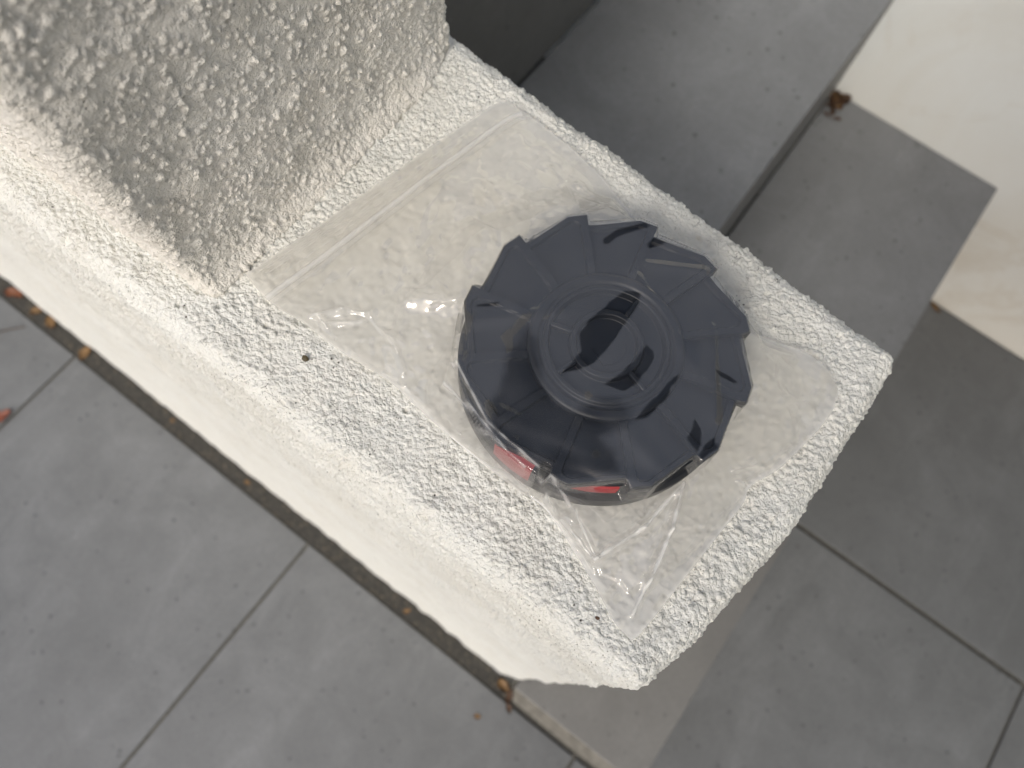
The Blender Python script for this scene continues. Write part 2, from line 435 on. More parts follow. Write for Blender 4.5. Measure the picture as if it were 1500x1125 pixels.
# ------------------------------------------------------------------ pillar
def pillar():
    ds = .0007
    x0, x1, y0, y1, r = -.62, -.178, .046, .2225, .007
    pts = []
    def seg(a, b, n): 
        for t in np.linspace(0, 1, n, endpoint=False): pts.append((a[0] + (b[0] - a[0]) * t, a[1] + (b[1] - a[1]) * t))
    def arc(cx_, cy_, a0, n=14):
        for t in np.linspace(a0, a0 + math.pi / 2, n, endpoint=False): pts.append((cx_ + r * math.cos(t), cy_ + r * math.sin(t)))
    seg((x0 + r, y0), (x1 - .09, y0), 60); seg((x1 - .09, y0), (x1 - r, y0), int(.083 / ds))
    arc(x1 - r, y0 + r, -math.pi / 2); seg((x1, y0 + r), (x1, y1 - r), int((y1 - y0 - 2 * r) / ds))
    arc(x1 - r, y1 - r, 0); seg((x1 - r, y1), (x1 - .03, y1), 30); seg((x1 - .03, y1), (x0 + r, y1), 40)
    arc(x0 + r, y1 - r, math.pi / 2, 4); seg((x0, y1 - r), (x0, y0 + r), 20); arc(x0 + r, y0 + r, math.pi, 4)
    P = np.array(pts); d = np.roll(P, -1, 0) - np.roll(P, 1, 0); n = np.stack([d[:, 1], -d[:, 0]], 1); n /= np.linalg.norm(n, axis=1)[:, None]
    z = np.concatenate([np.arange(-.004, .27, .00072), .27 + np.cumsum(np.geomspace(.0008, .05, 50))]); z = z[z < .95]
    V = np.zeros((len(P), len(z), 3)); N = np.zeros_like(V)
    fl = .0070 * np.exp(-np.maximum(z, 0) / .0060)          # soft flare where the coat turns on to the ledge
    lean = -.10 * np.minimum(z, .3)
    wf = np.clip(1 - (P[:, 1] - y0) / .05, 0, 1)
    V[:, :, 0] = P[:, 0][:, None] + n[:, 0][:, None] * fl[None] * np.clip((.215 - P[:, 1]) / .02, 0, 1)[:, None]
    V[:, :, 1] = P[:, 1][:, None] + n[:, 1][:, None] * fl[None] * 0 + wf[:, None] * lean[None]
    V[:, :, 2] = z[None] + LZ
    N[:, :, 0] = n[:, 0][:, None]; N[:, :, 1] = n[:, 1][:, None]
    V = V.reshape(-1, 3); N = N.reshape(-1, 3)
    near = (V[:, 2] < LZ + .45) & (V[:, 0] > -.40)
    Q = V[near]
    Q2 = Q + .0004 * np.stack([vnoise(Q, .004, 31), vnoise(Q, .004, 32), vnoise(Q, .004, 33)], 1)
    d = .0012 * vnoise(Q, .03, 41) + .0007 * vnoise(Q, .010, 42)
    low = np.exp(-(Q[:, 2] - LZ) / .02)
    d += .66 * bumps(Q2, .0039, 301, .22, .50, .58) + .78 * bumps(Q2, .0024, 401, .25, .6, .62) + .40 * low * bumps(Q2, .0019, 451, .3, .75)
    d += .00022 * vnoise(Q, .0012, 43)
    d -= 1.3 * bumps(Q, .0060, 601, .10, .22, .22)
    D = np.zeros(len(V)); D[near] = d - .001
    D[~near] = .0016 * vnoise(V[~near], .008, 44)
    V = V + N * D[:, None]
    o = empty('roughcast_pillar', (-.4, .13, LZ)); tag(o, 'white roughcast pillar rising from the wall top behind the zip end of the bag', 'pillar')
    me = grid_mesh('pillar_coat', V - np.array([-.4, .13, LZ]), len(P), len(z), close_u=True)
    link('pillar_coat', me, M_pillar, o)
    link('pillar_cap', local(o, box_mesh('pillar_cap', x0 - .01, x1 + .01, y0 - .04, y1 + .01, LZ + .93, LZ + .97, .006)), M_pillar, o)
pillar()

# ------------------------------------------------------------------ the black cap
CX, CY = -.0235, .1202
TOP = LZ + .0335
cap = empty('black_cap', (CX, CY, LZ + .0012)); tag(cap, 'round black plastic cap with twelve saw-tooth petals, sealed inside the clear bag', 'cap')
ZB = .0323   # top of the disc above the cap origin
def lathe(name, prof, mat, seg=160, a0=0, a1=2 * math.pi):
    full = abs(a1 - a0 - 2 * math.pi) < 1e-6
    n = seg; th = np.linspace(a0, a1, n, endpoint=not full)
    pr = np.array(prof)
    V = np.stack([np.cos(th)[:, None] * pr[None, :, 0], np.sin(th)[:, None] * pr[None, :, 0], np.repeat(pr[None, :, 1], n, 0)], -1).reshape(-1, 3)
    me = grid_mesh(name, V, n, len(pr), close_u=full)
    o = link(name, me, mat, cap)
    me.flip_normals() if False else None
    return o
mm = .001
def bevel_prof(pts, r=.0005, n=3):
    """rounds the corners of a lathe profile"""
    out = [pts[0]]
    for i in range(1, len(pts) - 1):
        p, a, b = Vector(pts[i]), Vector(pts[i - 1]), Vector(pts[i + 1])
        la, lb = (a - p).length, (b - p).length; k = min(r, la * .45, lb * .45)
        pa, pb = p + (a - p).normalized() * k, p + (b - p).normalized() * k
        for t in np.linspace(0, 1, n + 1):
            q = pa.lerp(p, t).lerp(p.lerp(pb, t), t); out.append((q.x, q.y))
    out.append(pts[-1]); return out
# drum below the disc
lathe('drum', bevel_prof([(.030, .0003), (.0540, .0003), (.0565, .0015), (.0578, .003), (.0578, .0140), (.0560, .0172), (.0520, .0178), (.0520, .0292), (.030, .0292)], .0008), M_dark)
for (a0, a1, zl, ro_) in ((-101, -84, .0125, .0582), (-70, -50, .0180, .0556)):
    lathe('red_band', bevel_prof([(.0521, zl), (ro_, zl + .0002), (ro_, .0272), (.0521, .0276)], .0008), M_red, 40, R(a0), R(a1))
# petals: one mesh, twelve times
def _chord(a, a1, r1, a2, r2):
    """radius at angle a (degrees) of the straight edge between two polar points"""
    x1, y1, x2, y2 = r1 * math.cos(R(a1)), r1 * math.sin(R(a1)), r2 * math.cos(R(a2)), r2 * math.sin(R(a2))
    nx, ny = y2 - y1, x1 - x2; k = nx * x1 + ny * y1
    return k / (nx * np.cos(np.radians(a)) + ny * np.sin(np.radians(a)))
def rim(a):
    return np.where(a > 7.5, _chord(a, 7.5, 58.0, 30, 53.7), _chord(a, 0, 57.5, 7.5, 58.0))
def petal_mesh():
    na, nr_ = 46, 44
    V = []
    a_deg = np.linspace(0, 30, na)                       # 0 = tip side, 30 = next notch
    # outline radius
    def ro(a):
        return float(rim(a)) * mm
    xs_a = np.sort(np.unique(np.r_[a_deg, 7.3, 7.5, 7.7, 1.2, 1.6, 2.0, 2.4, 2.8, 3.2, 3.6])); na = len(xs_a)
    fr_ = np.unique(np.r_[np.linspace(0, 1, 24), .86, .875, .89, .905, .92, .935, .95, .965, .985, .995, .14, .15, .16]); 
    r_in = .0285
    top = np.zeros((na, len(fr_), 3))
    for i, a in enumerate(xs_a):
        R0 = ro(a)
        for j, f_ in enumerate(fr_):
            r = r_in + (R0 - r_in) * f_
            ang = R(a)
            # distance to the rim and to the tip-side radial edge
            dr = (R0 - r); dt = r * ang
            dd = min(dr - .0026, dt - .0030)
            # rounded inner corner
            u, v = dr - .0026, dt - .0030
            if u < .003 and v < .003: dd = .003 - math.hypot(.003 - u, .003 - v)
            s = min(1, max(0, dd / .0004)); s = s * s * (3 - 2 * s)
            z = .0003 + .0024 * (1 - a / 30.0) * min(1, f_ * 4)     # ramp: high at the tip side
            z += -.0012 * s                                         # sunk panel inside a lip
            if dr < .0005: z -= .0005 * (1 - dr / .0005) ** 2
            top[i, j] = (r * math.cos(ang), r * math.sin(ang), z)
    nj = len(fr_)
    V = [tuple(p) for p in top.reshape(-1, 3)]
    F = [(i * nj + j, i * nj + j + 1, (i + 1) * nj + j + 1, (i + 1) * nj + j) for i in range(na - 1) for j in range(nj - 1)]
    def skirt(idx, zb, dx=1.0):
        base = len(V)
        for k in idx: V.append((V[k][0] * dx, V[k][1] * dx, zb))
        for q in range(len(idx) - 1): F.append((idx[q], base + q, base + q + 1, idx[q + 1]))
    skirt([i * nj + nj - 1 for i in range(na)], -.0030)
    skirt([j for j in range(nj)][::-1], -.0030)
    skirt([(na - 1) * nj + j for j in range(nj)], -.0030)
    me = bpy.data.meshes.new('petal'); me.from_pydata(V, [], F); me.update()
    bm = bmesh.new(); bm.from_mesh(me)
    bmesh.ops.recalc_face_normals(bm, faces=bm.faces[:])
    if bm.faces[10].normal.z < 0: bmesh.ops.reverse_faces(bm, faces=bm.faces[:])
    bm.to_mesh(me); bm.free()
    me.polygons.foreach_set('use_smooth', [True] * len(me.polygons))
    me.set_sharp_from_angle(angle=R(38))
    me.materials.append(M_dark)
    return me
pm = petal_mesh()
for k in range(12):
    o = link('petal', pm, None, cap); o.location = (0, 0, ZB - .0021); o.rotation_euler.z = R(12.6 + 30 * k)
lathe('disc_underside', [(.020, ZB - .0034), (.0548, ZB - .0034), (.0548, ZB - .0050), (.020, ZB - .0050)], M_dark)
# hub
zz = ZB
lathe('hub', bevel_prof([(.0312, zz - .0035), (.0308, zz - .0004), (.0296, zz + .0002), (.0272, zz + .0002), (.0264, zz - .0006), (.0252, zz - .0006), (.0246, zz + .0010), (.0230, zz + .0010), (.0224, zz - .0018), (.0222, zz - .0022), (.0148, zz - .0022), (.0144, zz + .0009), (.0122, zz + .0009), (.0117, zz - .0018), (.0060, zz - .0019), (0.00001, zz - .0019)], .0005), M_dark, 180)
for a in (92, 196, 248, 343):
    me = box_mesh('spoke', .0142, .0232, -.0010, .0010, zz - .0024, zz + .0007, .0005, 2)
    o = link('spoke', me, M_dark, cap, True); o.rotation_euler.z = R(a)
# small moulded marks in the middle of the hub
def ridge(pts, w, z, h, name):
    bm = bmesh.new()
    for (a, b_) in zip(pts[:-1], pts[1:]):
        a, b_ = Vector((*a, 0)), Vector((*b_, 0)); d = (b_ - a)
        Mx = Matrix.Translation(((a + b_) / 2) + Vector((0, 0, z + h / 2))) @ Matrix.Rotation(math.atan2(d.y, d.x), 4, 'Z') @ Matrix.Diagonal((d.length + w * .8, w, h, 1))
        bmesh.ops.create_cube(bm, size=1, matrix=Mx)
    me = bpy.data.meshes.new(name); bm.to_mesh(me); bm.free(); return link(name, me, M_dark, cap)
ridge([(.0078 * math.cos(R(t)), .0078 * math.sin(R(t))) for t in range(-60, 60, 12)], .0004, zz - .0019, .0004, 'moulded_arc')
ridge([(-.004, -.004), (.004, -.0075)], .0004, zz - .0019, .0004, 'moulded_line')

# ------------------------------------------------------------------ the bag
def bez(pts, n, smooth=True):
    """even resampling of a Catmull-Rom curve through pts (mm)"""
    P = np.array(pts, float) * mm
    E = np.vstack([2 * P[0] - P[1], P, 2 * P[-1] - P[-2]]); out = []
    for i in range(1, len(E) - 2):
        t = np.linspace(0, 1, 24, endpoint=False)[:, None]
        a, b, c, d = E[i - 1], E[i], E[i + 1], E[i + 2]
        out.append(.5 * ((2 * b) + (-a + c) * t + (2 * a - 5 * b + 4 * c - d) * t ** 2 + (-a + 3 * b - 3 * c + d) * t ** 3))
    out = np.vstack(out + [P[-1:]]); L = np.r_[0, np.cumsum(np.linalg.norm(np.diff(out, axis=0), axis=1))]
    s = np.linspace(0, L[-1], n); return np.stack([np.interp(s, L, out[:, k]) for k in range(2)], 1)
NU, NV = 420, 300
eA = bez([(-169.5, 63.8), (-160.5, 105.8), (-148.7, 164.7), (-140.6, 201.1), (-136.6, 209.6)], NV)
eR = bez([(-136.6, 209.6), (-112.7, 209.1), (-82.1, 204.7), (-60.8, 197.9), (-41.0, 190.8), (-10.1, 186.2), (15.0, 180.5), (27.1, 180.1), (45.7, 185.2), (58.7, 183.6), (66.2, 177.9)], NU)
eB = bez([(49.5, 39.5), (51.4, 47.1), (55.2, 88.0), (57.2, 110.2), (56.2, 119.0), (62.5, 134.7), (67.8, 163.7), (66.2, 177.9)], NV)
eL = bez([(-169.5, 63.8), (-151.8, 60.6), (-133.6, 62.1), (-116.3, 61.7), (-98.5, 63.1), (-87.2, 63.8), (-73.6, 62.2), (-60.2, 61.0), (-42.2, 60.0), (-21.2, 59.6), (-9.7, 60.4), (-1.7, 58.9), (14.5, 52.9), (32.5, 44.9), (41.9, 40.6), (49.5, 39.5)], NU)
u = np.linspace(0, 1, NU)[:, None, None]; v = np.linspace(0, 1, NV)[None, :, None]
S = (1 - v) * eL[:, None] + v * eR[:, None] + (1 - u) * eA[None] + u * eB[None] \
    - ((1 - u) * (1 - v) * eL[0] + u * v * eR[-1] + (1 - u) * v * eR[0] + u * (1 - v) * eL[-1])
X = S[..., 0].ravel(); Y = S[..., 1].ravel()
UU = np.repeat(np.linspace(0, 1, NU), NV); VV = np.tile(np.linspace(0, 1, NV), NU)
P3 = np.stack([X, Y, np.zeros_like(X)], 1)

def seg_d(X, Y, a, b):
    a = np.array(a) * mm; b = np.array(b) * mm; d = b - a; L2 = d @ d
    t = np.clip(((X - a[0]) * d[0] + (Y - a[1]) * d[1]) / L2, 0, 1)
    return np.hypot(X - a[0] - t * d[0], Y - a[1] - t * d[1]), t

BASE = .0019
FOLDS = []
bot = BASE + .0004 * vnoise(P3, .009, 61) + .00035 * vnoise(P3, .0035, 62)
ca, sa = X - CX, Y - CY; dist = np.hypot(ca, sa); ang = np.arctan2(sa, ca)
H = .0352
edge_d = np.minimum(np.minimum(VV * .145, (1 - VV) * .145), np.minimum(UU * .2, (1 - UU) * .2))
tooth = np.mod(np.degrees(ang) - 12.6, 30.0)
ROUT = rim(tooth); ROUT = np.where(tooth > 28.6, ROUT + (57.5 - ROUT) * (tooth - 28.6) / 1.4, ROUT) * mm + .0004
ROUT = np.where(np.sin(ang - R(-118)) ** 2 < .35, np.where(np.cos(ang - R(-118)) > 0, np.maximum(ROUT, .0590), ROUT), ROUT)
q_ = np.maximum(dist - ROUT, 0); reach = np.minimum(q_ + edge_d, .034)
tent = np.clip(q_ / np.maximum(reach, .0008), 0, 1)
drape = H * (1 - tent) ** 1.35
folds = .0012 * np.sin(ang * 17 + 6 * vnoise(P3, .05, 70)) * np.exp(-((dist - .070) / .010) ** 2) + .0008 * np.sin(ang * 9 + 2) * np.exp(-((dist - .085) / .014) ** 2)
puff = .0022 + .0016 * vnoise(P3, .030, 63) + .0007 * vnoise(P3, .012, 64)
edge_d = np.minimum(np.minimum(VV * .145, (1 - VV) * .145), np.minimum(UU * .2, (1 - UU) * .2))
rise = np.clip(edge_d / .012, 0, 1)
sm = np.clip((dist - ROUT) / .012, 0, 1); sm = sm * sm * (3 - 2 * sm)
zt = np.where(dist < ROUT, H + .0003 * vnoise(P3, .03, 65) - .0005 * (dist / .0585) ** 2, np.maximum(drape, 0))
rg1 = (1 - np.abs(vnoise(P3, .017, 71) + .3 * vnoise(P3, .007, 72))) ** 7; rg2 = (1 - np.abs(vnoise(P3, .009, 73))) ** 9
crk = .0009 * rg1 * np.clip(vnoise(P3, .035, 74) + .6, 0, 1) + .0004 * rg2 * np.clip(vnoise(P3, .025, 75) + .3, 0, 1)
zt = zt + (puff + folds + crk) * rise * (.12 + .88 * sm)
# edges of the bag pulled up round the cap
dl = np.hypot(X - (-.026), Y - .060)
liftL = .0185 * np.exp(-((X + .027) / .021) ** 2)
liftR = .0120 * np.exp(-((X + .020) / .030) ** 2)
capL = bot + .0004 + liftL + VV * .145 * (.15 + 6.3 * np.exp(-((X + .027) / .036) ** 4))
capR = bot + .0004 + liftR + (1 - VV) * .145 * 2.0
capE = bot + .0004 + np.minimum(UU * .2 * .25, 1) ; capB = bot + .0004 + (1 - UU) * .2 * .45
zt = np.minimum(np.minimum(zt, capL), np.minimum(capR, np.minimum(capE, capB)))
inside = dist < .0592
LB = .0352 - np.maximum(0, dist - (ROUT - .0003)) * 14
zt = np.maximum(zt, LB)
white = .10 * rg1 ** 3 * np.clip(vnoise(P3, .035, 74) + .3, 0, 1) * sm
for (a, b_, amp, wd, wh) in [
        ((20.7, 54.8), (29.2, 76.0), .0030, .0016, .95), ((29.2, 76.0), (31.9, 99.6), .0032, .0016, .95),
        ((31.9, 99.6), (38.3, 82.0), .0030, .0016, .95), ((38.3, 82.0), (42.5, 62.0), .0030, .0016, .95), ((42.5, 62.0), (44.7, 47.5), .0022, .0016, .95),
        ((-8.5, 60.0), (6.0, 60.0), .0024, .0012, .25), ((-11.0, 64.5), (4.0, 63.5), .0024, .0012, .55), ((-8.5, 62.0), (20.7, 54.8), .0030, .0014, .5), ((4.0, 63.5), (22.0, 55.5), .0020, .0010, .45), ((6.0, 59.0), (24.0, 51.5), .0015, .0009, .2),
        ((-134.3, 66.0), (-125.2, 76.5), .0022, .0016, .3), ((-125.2, 76.5), (-115.2, 82.3), .0018, .0012, .2), ((-115.0, 82.0), (-95.0, 76.2), .0016, .0010, .12),
        ((-128.0, 66.0), (-115.0, 78.0), .0020, .0013, .3), ((-131.0, 68.0), (-119.0, 64.2), .0020, .0015, .3), ((-95.2, 76.2), (-86.0, 70.0), .0012, .001, .1),
        ((-104.0, 96.0), (-88.0, 108.0), .0016, .0030, .02), ((-82.0, 108.0), (-98.0, 100.0), .0014, .003, .02),
        ((-66.0, 66.0), (-57.0, 69.0), .0012, .0008, .3), ((-110.0, 64.5), (-84.0, 65.2), .0018, .0012, .25), ((-84.0, 65.2), (-62.0, 63.0), .0014, .0010, .2),
        ((-95.0, 190.0), (-70.0, 180.0), .0022, .004, .02), ((-110.0, 165.0), (-84.0, 172.0), .002, .005, .02), ((-80.0, 190.0), (-55.0, 188.0), .0026, .003, .05),
        ((33.5, 141.0), (52.0, 150.0), .0018, .0028, .02), ((36.0, 150.0), (58.0, 165.0), .0014, .003, .02), ((46.0, 118.0), (52.0, 127.0), .0022, .0014, .15), ((50.0, 116.0), (57.0, 119.0), .0016, .0009, .5),
        ((-68.0, 80.0), (-41.0, 66.5), .0016, .0010, .75), ((-41.0, 66.5), (-11.0, 64.0), .0014, .0010, .7), ((-66.0, 72.0), (-30.0, 62.5), .0014, .0009, .6), ((-64.0, 66.0), (-45.0, 61.0), .0010, .0007, .35), ((-45.0, 64.0), (-20.0, 61.5), .0010, .0007, .35)]:
    d_, t_ = seg_d(X, Y, a, b_)
    jit = 1 + .35 * vnoise(P3, .004, 80)
    g = np.exp(-(d_ / (wd * jit)) ** 2)
    outm = sm
    zt = zt + amp * g * np.maximum(.25, outm) * np.clip(edge_d / .003, .15, 1)
    white = np.maximum(white, wh * np.exp(-(d_ / (wd * .42 * jit)) ** 2) * (.6 + .4 * vnoise(P3, .003, 81)))
# creases across the stretched film on the cap
for (a, b_, amp, wd) in [((-70, 95), (-45, 120), .0007, .003), ((-62, 85), (-40, 112), -.0006, .003), ((-30, 150), (10, 132), .0007, .0035), ((-52, 98), (-50, 140), .0007, .004), ((-15, 100), (22, 90), .0008, .004),
                         ((-40, 72), (-5, 80), .0012, .004), ((-25, 66), (20, 84), .0010, .003), ((5, 150), (25, 120), .0006, .003), ((-10, 170), (-30, 158), .0006, .002), ((-48, 80), (0, 72), -.0008, .004)]:
    d_, t_ = seg_d(X, Y, a, b_); zt = zt + amp * np.exp(-(d_ / (wd * mm * 1000)) ** 2) * (1 if amp > 0 else .5)
for (a, b_, amp, wd) in FOLDS:
    d_, t_ = seg_d(X, Y, a, b_); q = np.maximum(0, 1 - d_ / wd); zt = zt + amp * .75 * (q * q * (3 - 2 * q) * .4 + q * .6) * np.clip(np.minimum(t_, 1 - t_) * 7 + .25, 0, 1)
zt = np.maximum(zt, bot + .00035)
zt = np.maximum(zt, LB)

# dark reflection streaks painted into the film: no haze and hardly any gloss there
DARK_REFL = [
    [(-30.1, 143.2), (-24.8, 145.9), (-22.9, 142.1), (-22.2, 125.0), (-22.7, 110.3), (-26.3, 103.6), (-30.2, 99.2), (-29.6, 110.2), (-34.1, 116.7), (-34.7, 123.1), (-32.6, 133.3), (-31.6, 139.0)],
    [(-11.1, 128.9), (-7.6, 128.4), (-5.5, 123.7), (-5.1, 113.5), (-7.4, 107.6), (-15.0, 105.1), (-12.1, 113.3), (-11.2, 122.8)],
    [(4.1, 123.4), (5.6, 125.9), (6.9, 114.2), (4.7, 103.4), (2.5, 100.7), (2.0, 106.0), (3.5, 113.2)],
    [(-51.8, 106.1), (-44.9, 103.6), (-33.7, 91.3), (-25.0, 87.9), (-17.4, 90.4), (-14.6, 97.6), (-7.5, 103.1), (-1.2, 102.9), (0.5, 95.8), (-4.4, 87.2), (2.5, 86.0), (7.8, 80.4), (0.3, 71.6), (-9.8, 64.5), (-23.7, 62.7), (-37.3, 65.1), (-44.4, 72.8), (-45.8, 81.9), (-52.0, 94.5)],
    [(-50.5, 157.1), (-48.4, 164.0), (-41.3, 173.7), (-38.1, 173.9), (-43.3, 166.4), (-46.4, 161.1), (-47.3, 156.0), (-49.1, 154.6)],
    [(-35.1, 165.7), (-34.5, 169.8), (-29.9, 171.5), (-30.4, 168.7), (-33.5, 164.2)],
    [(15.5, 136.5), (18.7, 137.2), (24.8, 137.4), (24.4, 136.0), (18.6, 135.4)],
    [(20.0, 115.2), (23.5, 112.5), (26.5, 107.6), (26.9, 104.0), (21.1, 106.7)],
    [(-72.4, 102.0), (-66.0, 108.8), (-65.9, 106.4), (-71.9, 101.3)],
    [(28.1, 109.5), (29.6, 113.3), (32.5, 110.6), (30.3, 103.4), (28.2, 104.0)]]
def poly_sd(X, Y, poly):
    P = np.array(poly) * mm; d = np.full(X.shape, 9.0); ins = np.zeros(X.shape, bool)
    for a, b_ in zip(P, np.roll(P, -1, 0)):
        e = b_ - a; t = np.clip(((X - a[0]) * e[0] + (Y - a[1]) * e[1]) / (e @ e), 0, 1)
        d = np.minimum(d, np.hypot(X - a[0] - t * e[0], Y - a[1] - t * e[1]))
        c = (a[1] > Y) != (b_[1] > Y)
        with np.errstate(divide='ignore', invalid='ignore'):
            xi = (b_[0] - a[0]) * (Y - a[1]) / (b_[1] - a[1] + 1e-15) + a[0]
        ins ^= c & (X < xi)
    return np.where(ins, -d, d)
dark_refl = np.zeros_like(X)
for k, pl in enumerate(DARK_REFL):
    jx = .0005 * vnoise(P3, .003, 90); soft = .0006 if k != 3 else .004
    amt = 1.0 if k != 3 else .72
    dark_refl = np.maximum(dark_refl, amt * np.clip(.5 - (poly_sd(X + jx, Y + jx, pl)) / soft, 0, 1))
dark_refl = np.clip(dark_refl * (1 + .25 * vnoise(P3, .010, 91)), 0, 1)

bag = empty('zip_bag', (0, .12, LZ)); tag(bag, 'clear plastic zip bag lying creased on the wall top with the black cap in it', 'bag')
off = np.array([0, .12, 0])
def film(name, z, wattr, mat, cl=None):
    me = grid_mesh(name, np.stack([X, Y, z], 1) - off, NU, NV)
    at = me.attributes.new('white', 'FLOAT', 'POINT'); at.data.foreach_set('value', wattr.astype(np.float32))
    if cl is not None: me.attributes.new('dark_refl', 'FLOAT', 'POINT').data.foreach_set('value', cl.astype(np.float32))
    return link(name, me, mat, bag)
seal = np.clip(1 - edge_d / .0009, 0, 1) * .22 + np.clip(1 - VV * .145 / .0028, 0, 1) * .22 * np.exp(-((X + .025) / .04) ** 2)
F_top = mat_film('film_top', .072, 1.95, .05, (.99, .988, .98))
F_bot = mat_film('film_bottom', .36, .6, .35, (.99, .985, .975), (.97, .955, .92))
film('film_top', zt, np.clip(white + seal, 0, .85), F_top, dark_refl)
film('film_bottom', bot, seal, F_bot)
# pressed zip: two beads along the opening, and the strip with fine pressed lines above it
F_zip = mat_film('zip_plastic', .46, 1.5, .25, (.98, .975, .96), (.98, .98, .97))
F_zip2 = mat_film('zip_plastic_thin', .22, 1.4, .25, (.98, .975, .96), (.98, .98, .97))
def strip(name, off_u0, off_u1, z0, h, mat, v0=0.004, v1=.996):
    n = 200
    def at(uo, t):
        # point a distance uo inward from the opening edge
        i = np.clip(t, 0, 1) * (NV - 1); i0 = np.floor(i).astype(int); i1 = np.minimum(i0 + 1, NV - 1); f_ = (i - i0)[:, None]
        e = eA[i0] * (1 - f_) + eA[i1] * f_
        d = np.array([.97, -.23]); return e + d * uo[:, None]
    t = np.linspace(v0, v1, n); prof = [(-.5, 0), (-.42, .7), (-.2, 1), (.2, 1), (.42, .7), (.5, 0)]
    rows = []
    for (q, hh) in prof:
        uo = (off_u0 * (1 - t) + off_u1 * t); w_ = np.full(n, .0025)
        xy = at(uo + q * w_, t)
        zbase = z0 + .0002 * np.sin(t * 23)
        rows.append(np.column_stack([xy, zbase + h * hh]))
    V = np.stack(rows, 1).reshape(-1, 3) - off
    me = grid_mesh(name, V, n, len(prof)); a = me.attributes.new('white', 'FLOAT', 'POINT')
    return link(name, me, mat, bag)
zb = BASE + .0024
strip('zip_bead', .0166, .0118, zb, .0013, F_zip)
strip('zip_bead', .0194, .0146, zb, .0009, F_zip2)
F_line = mat_film('pressed_line', .34, 1.2, .3)
def fine(u_, v0, v1):
    n = 40; t = np.linspace(v0, v1, n); i = t * (NV - 1); i0 = np.floor(i).astype(int); i1 = np.minimum(i0 + 1, NV - 1); f_ = (i - i0)[:, None]
    e = eA[i0] * (1 - f_) + eA[i1] * f_; d = np.array([.97, -.23]); rows = []
    for q, hh in ((-.5, 0), (0, 1), (.5, 0)):
        rows.append(np.column_stack([e + d * (u_ + q * .00035), np.full(n, zb + .0002 + hh * .00025)]))
    return np.stack(rows, 1).reshape(-1, 3) - off, n
Vs, Fs, base = [], [], 0
for u_, v0, v1 in [(.0030, .05, .30), (.0040, .03, .55), (.0050, .06, .42), (.0060, .10, .80), (.0070, .04, .33), (.0080, .30, .78), (.0090, .28, .74), (.0100, .36, .66), (.0110, .05, .36), (.0120, .42, .86)]:
    t = v0
    while t < v1:
        t2 = min(v1, t + random.uniform(.03, .09)); vv, n = fine(u_, t, t2)
        Vs.append(vv)
        for i in range(n - 1):
            for j in (0, 1): Fs.append((base + i * 3 + j, base + (i + 1) * 3 + j, base + (i + 1) * 3 + j + 1, base + i * 3 + j + 1))
        base += len(vv); t = t2 + random.uniform(.004, .02)
me = bpy.data.meshes.new('pressed_line'); me.from_pydata(np.vstack(Vs).tolist(), [], Fs); me.update()
me.attributes.new('white', 'FLOAT', 'POINT'); link('pressed_line', me, F_line, bag, True)

# ------------------------------------------------------------------ leaves, twigs, crumbs
def leaf_mesh(L, W_, curl, seed, n=11, m=7):
    rnd = random.Random(seed); V, F = [], []
    for i in range(n):
        t = i / (n - 1); w_ = W_ * (math.sin(math.pi * min(1, t ** .8)) ** .8) * (1 + .18 * rnd.uniform(-1, 1)) + .0003
        for j in range(m):
            s = j / (m - 1) * 2 - 1
            V.append(((t - .5) * L, s * w_ / 2 + .08 * L * math.sin(t * 3 + seed), curl * (s * s) * W_ + .25 * curl * L * (2 * t - 1) ** 2 + rnd.uniform(0, .0006) - .0 * abs(s)))
    for i in range(n - 1):
        for j in range(m - 1): a = i * m + j; F.append((a, a + m, a + m + 1, a + 1))
    zmin = min(v_[2] for v_ in V)
    V = [(x, y, z - zmin + .0002) for x, y, z in V]
    # stalk
    k = len(V)
    for q in range(5):
        t = q / 4; x = -.5 * L - t * L * .22; y = .08 * L * math.sin(seed) + .05 * L * t * t; z = V[3][2] * (1 - t) + .0004
        V += [(x, y - .0004, z), (x, y + .0004, z), (x, y, z + .0006)]
    for q in range(4):
        a = k + q * 3
        for j in range(3): F.append((a + j, a + 3 + j, a + 3 + (j + 1) % 3, a + (j + 1) % 3))
    me = bpy.data.meshes.new('dry_leaf'); me.from_pydata(V, [], F); me.update(); return me
def mat_leaf(name, c1, c2):
    b = NB(name)
    c = b.mix(b.ramp(b.noise(130, 4), [(.35, 0.0), (.65, 1.0)]), c1, c2)
    b.set(Base_Color=c, Roughness=.6); b.bump(b.noise(500, 4), .0006, .7); return b.m
L_or = mat_leaf('leaf_orange', (.22, .065, .02), (.11, .04, .015))
L_ye = mat_leaf('leaf_ochre', (.22, .125, .045), (.11, .06, .022))
L_br = mat_leaf('leaf_brown', (.10, .05, .022), (.045, .025, .014))
L_rd = mat_leaf('leaf_rust', (.22, .06, .025), (.10, .03, .018))
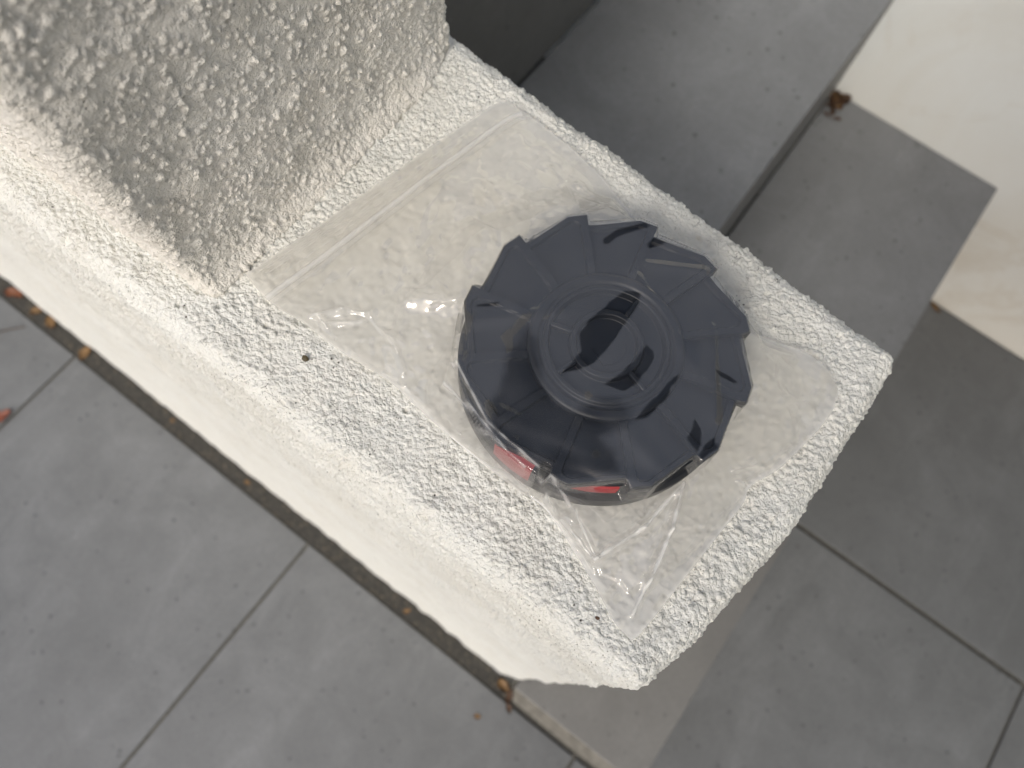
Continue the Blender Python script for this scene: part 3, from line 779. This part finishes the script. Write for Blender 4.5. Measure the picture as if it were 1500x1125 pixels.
for i, (x, y, z, L, W_, rz, mt, lab) in enumerate([
        (-1.132, -.010, -.003, .040, .020, 20, L_or, 'bright orange dry leaf in the wall joint at the left edge of the picture'),
        (-1.070, -.006, -.003, .030, .017, 70, L_ye, 'tan curled leaf scrap in the wall joint, just above the ochre one'),
        (-1.030, -.008, -.003, .030, .018, -10, L_ye, 'ochre oval dry leaf in the wall joint, second up from the tile joint'),
        (-.929, -.014, -.003, .034, .018, -75, L_ye, 'ochre dry leaf in the wall joint where the tile joint meets it'),
        (-.955, -.193, .000, .036, .021, 60, L_rd, 'rust red dry leaf on the end of a tile joint at left'),
        (.095, -.011, .000, .026, .017, -30, L_ye, 'ochre leaf scrap at the foot of the wall corner'),
        (.112, -.020, .000, .026, .012, -80, L_br, 'dark brown crumpled leaf just below the wall corner'),
        (.124, -.035, .000, .018, .010, -35, L_br, 'small brown leaf scrap pointing away from the wall corner on the tile'),
        (.0885, -.077, .000, .012, .009, 40, L_ye, 'tiny ochre leaf fragment alone on the grey tile near the wall corner'),
        (-.505, -.012, -.003, .013, .008, 10, L_ye, 'tiny ochre leaf scrap midway along the wall joint'),
        (-.120, -.013, -.003, .014, .008, 40, L_ye, 'small ochre leaf scrap in the wall joint near its lower end'),
        (-.70, -.010, -.003, .010, .006, -20, L_ye, 'yellowish crumb of leaf in the upper part of the wall joint')]):
    o = link('dry_leaf', leaf_mesh(L, W_, .22, i), mt, None, True); o.location = (x, y, z); o.rotation_euler.z = R(rz)
    tag(o, lab, 'leaf', 'dry leaves at the foot of the wall')
def tube(name, pts, r, mat, parent=None):
    V, F = [], []; n = 6
    for k, p in enumerate(pts):
        rr = r * (1 - .5 * k / len(pts))
        for j in range(n): V.append((p[0] + rr * math.cos(j * 2 * math.pi / n) * .5, p[1] + rr * math.cos(j * 2 * math.pi / n), p[2] + rr * math.sin(j * 2 * math.pi / n) + r))
    for k in range(len(pts) - 1):
        for j in range(n): F.append((k * n + j, (k + 1) * n + j, (k + 1) * n + (j + 1) % n, k * n + (j + 1) % n))
    me = bpy.data.meshes.new(name); me.from_pydata(V, [], F); me.update(); return link(name, me, mat, parent, True)
tw = empty('leaf_stalk', (-1.09, -.09, 0)); tag(tw, 'dark withered leaf with a long stalk lying on the tile at the left edge', 'leaf')
tube('stalk', [(-.02, -.02, .001), (-.005, .0, .002), (.010, .020, .002), (.030, .045, .001)], .0028, L_br, tw)
o = link('blade', leaf_mesh(.05, .022, .3, 33), L_br, tw, True); o.location = (-.025, -.022, .0); o.rotation_euler.z = R(45)
# debris pile in the corner of the step
pile = empty('leaf_pile', (-.026, 1.122, Z2)); tag(pile, 'small clump of brown dead leaves in the corner of the lower step', 'leaves')
for k in range(30):
    o = link('leaf', leaf_mesh(random.uniform(.010, .026), random.uniform(.006, .012), .35, 50 + k), random.choice([L_br, L_ye, L_br, L_br]), pile, True)
    o.location = (min(.03, abs(random.gauss(0, .016))) - .016, .030 - min(.065, abs(random.gauss(0, .028))), random.uniform(0, .005)); o.rotation_euler = (random.uniform(-.3, .3), random.uniform(-.3, .3), random.uniform(0, 6))
o = link('dry_leaf', leaf_mesh(.03, .010, .25, 77), L_ye); o.location = (.392, 1.150, 0); o.rotation_euler.z = R(-10)
tag(o, 'small orange brown leaf at the foot of the smooth white wall below the step', 'leaf')
def crumb(x, y, s, mat, lab, z=.0012):
    bm = bmesh.new(); bmesh.ops.create_icosphere(bm, subdivisions=2, radius=s)
    for v_ in bm.verts: v_.co *= random.uniform(.75, 1.2)
    bmesh.ops.scale(bm, vec=(1.1, .8, .55), verts=bm.verts)
    me = bpy.data.meshes.new('crumb'); bm.to_mesh(me); bm.free()
    o = link('crumb', me, mat); o.location = (x, y, LZ + z); tag(o, lab, 'crumb', 'crumbs on the wall top')
crumb(-.1235, .0505, .0015, mat_leaf('crumb_olive', (.10, .075, .03), (.05, .04, .02)), 'olive brown crumb on the wall top left of the bag edge')
crumb(.0345, .0385, .0009, L_br, 'black crumb on the wall top beside the lower bag corner')
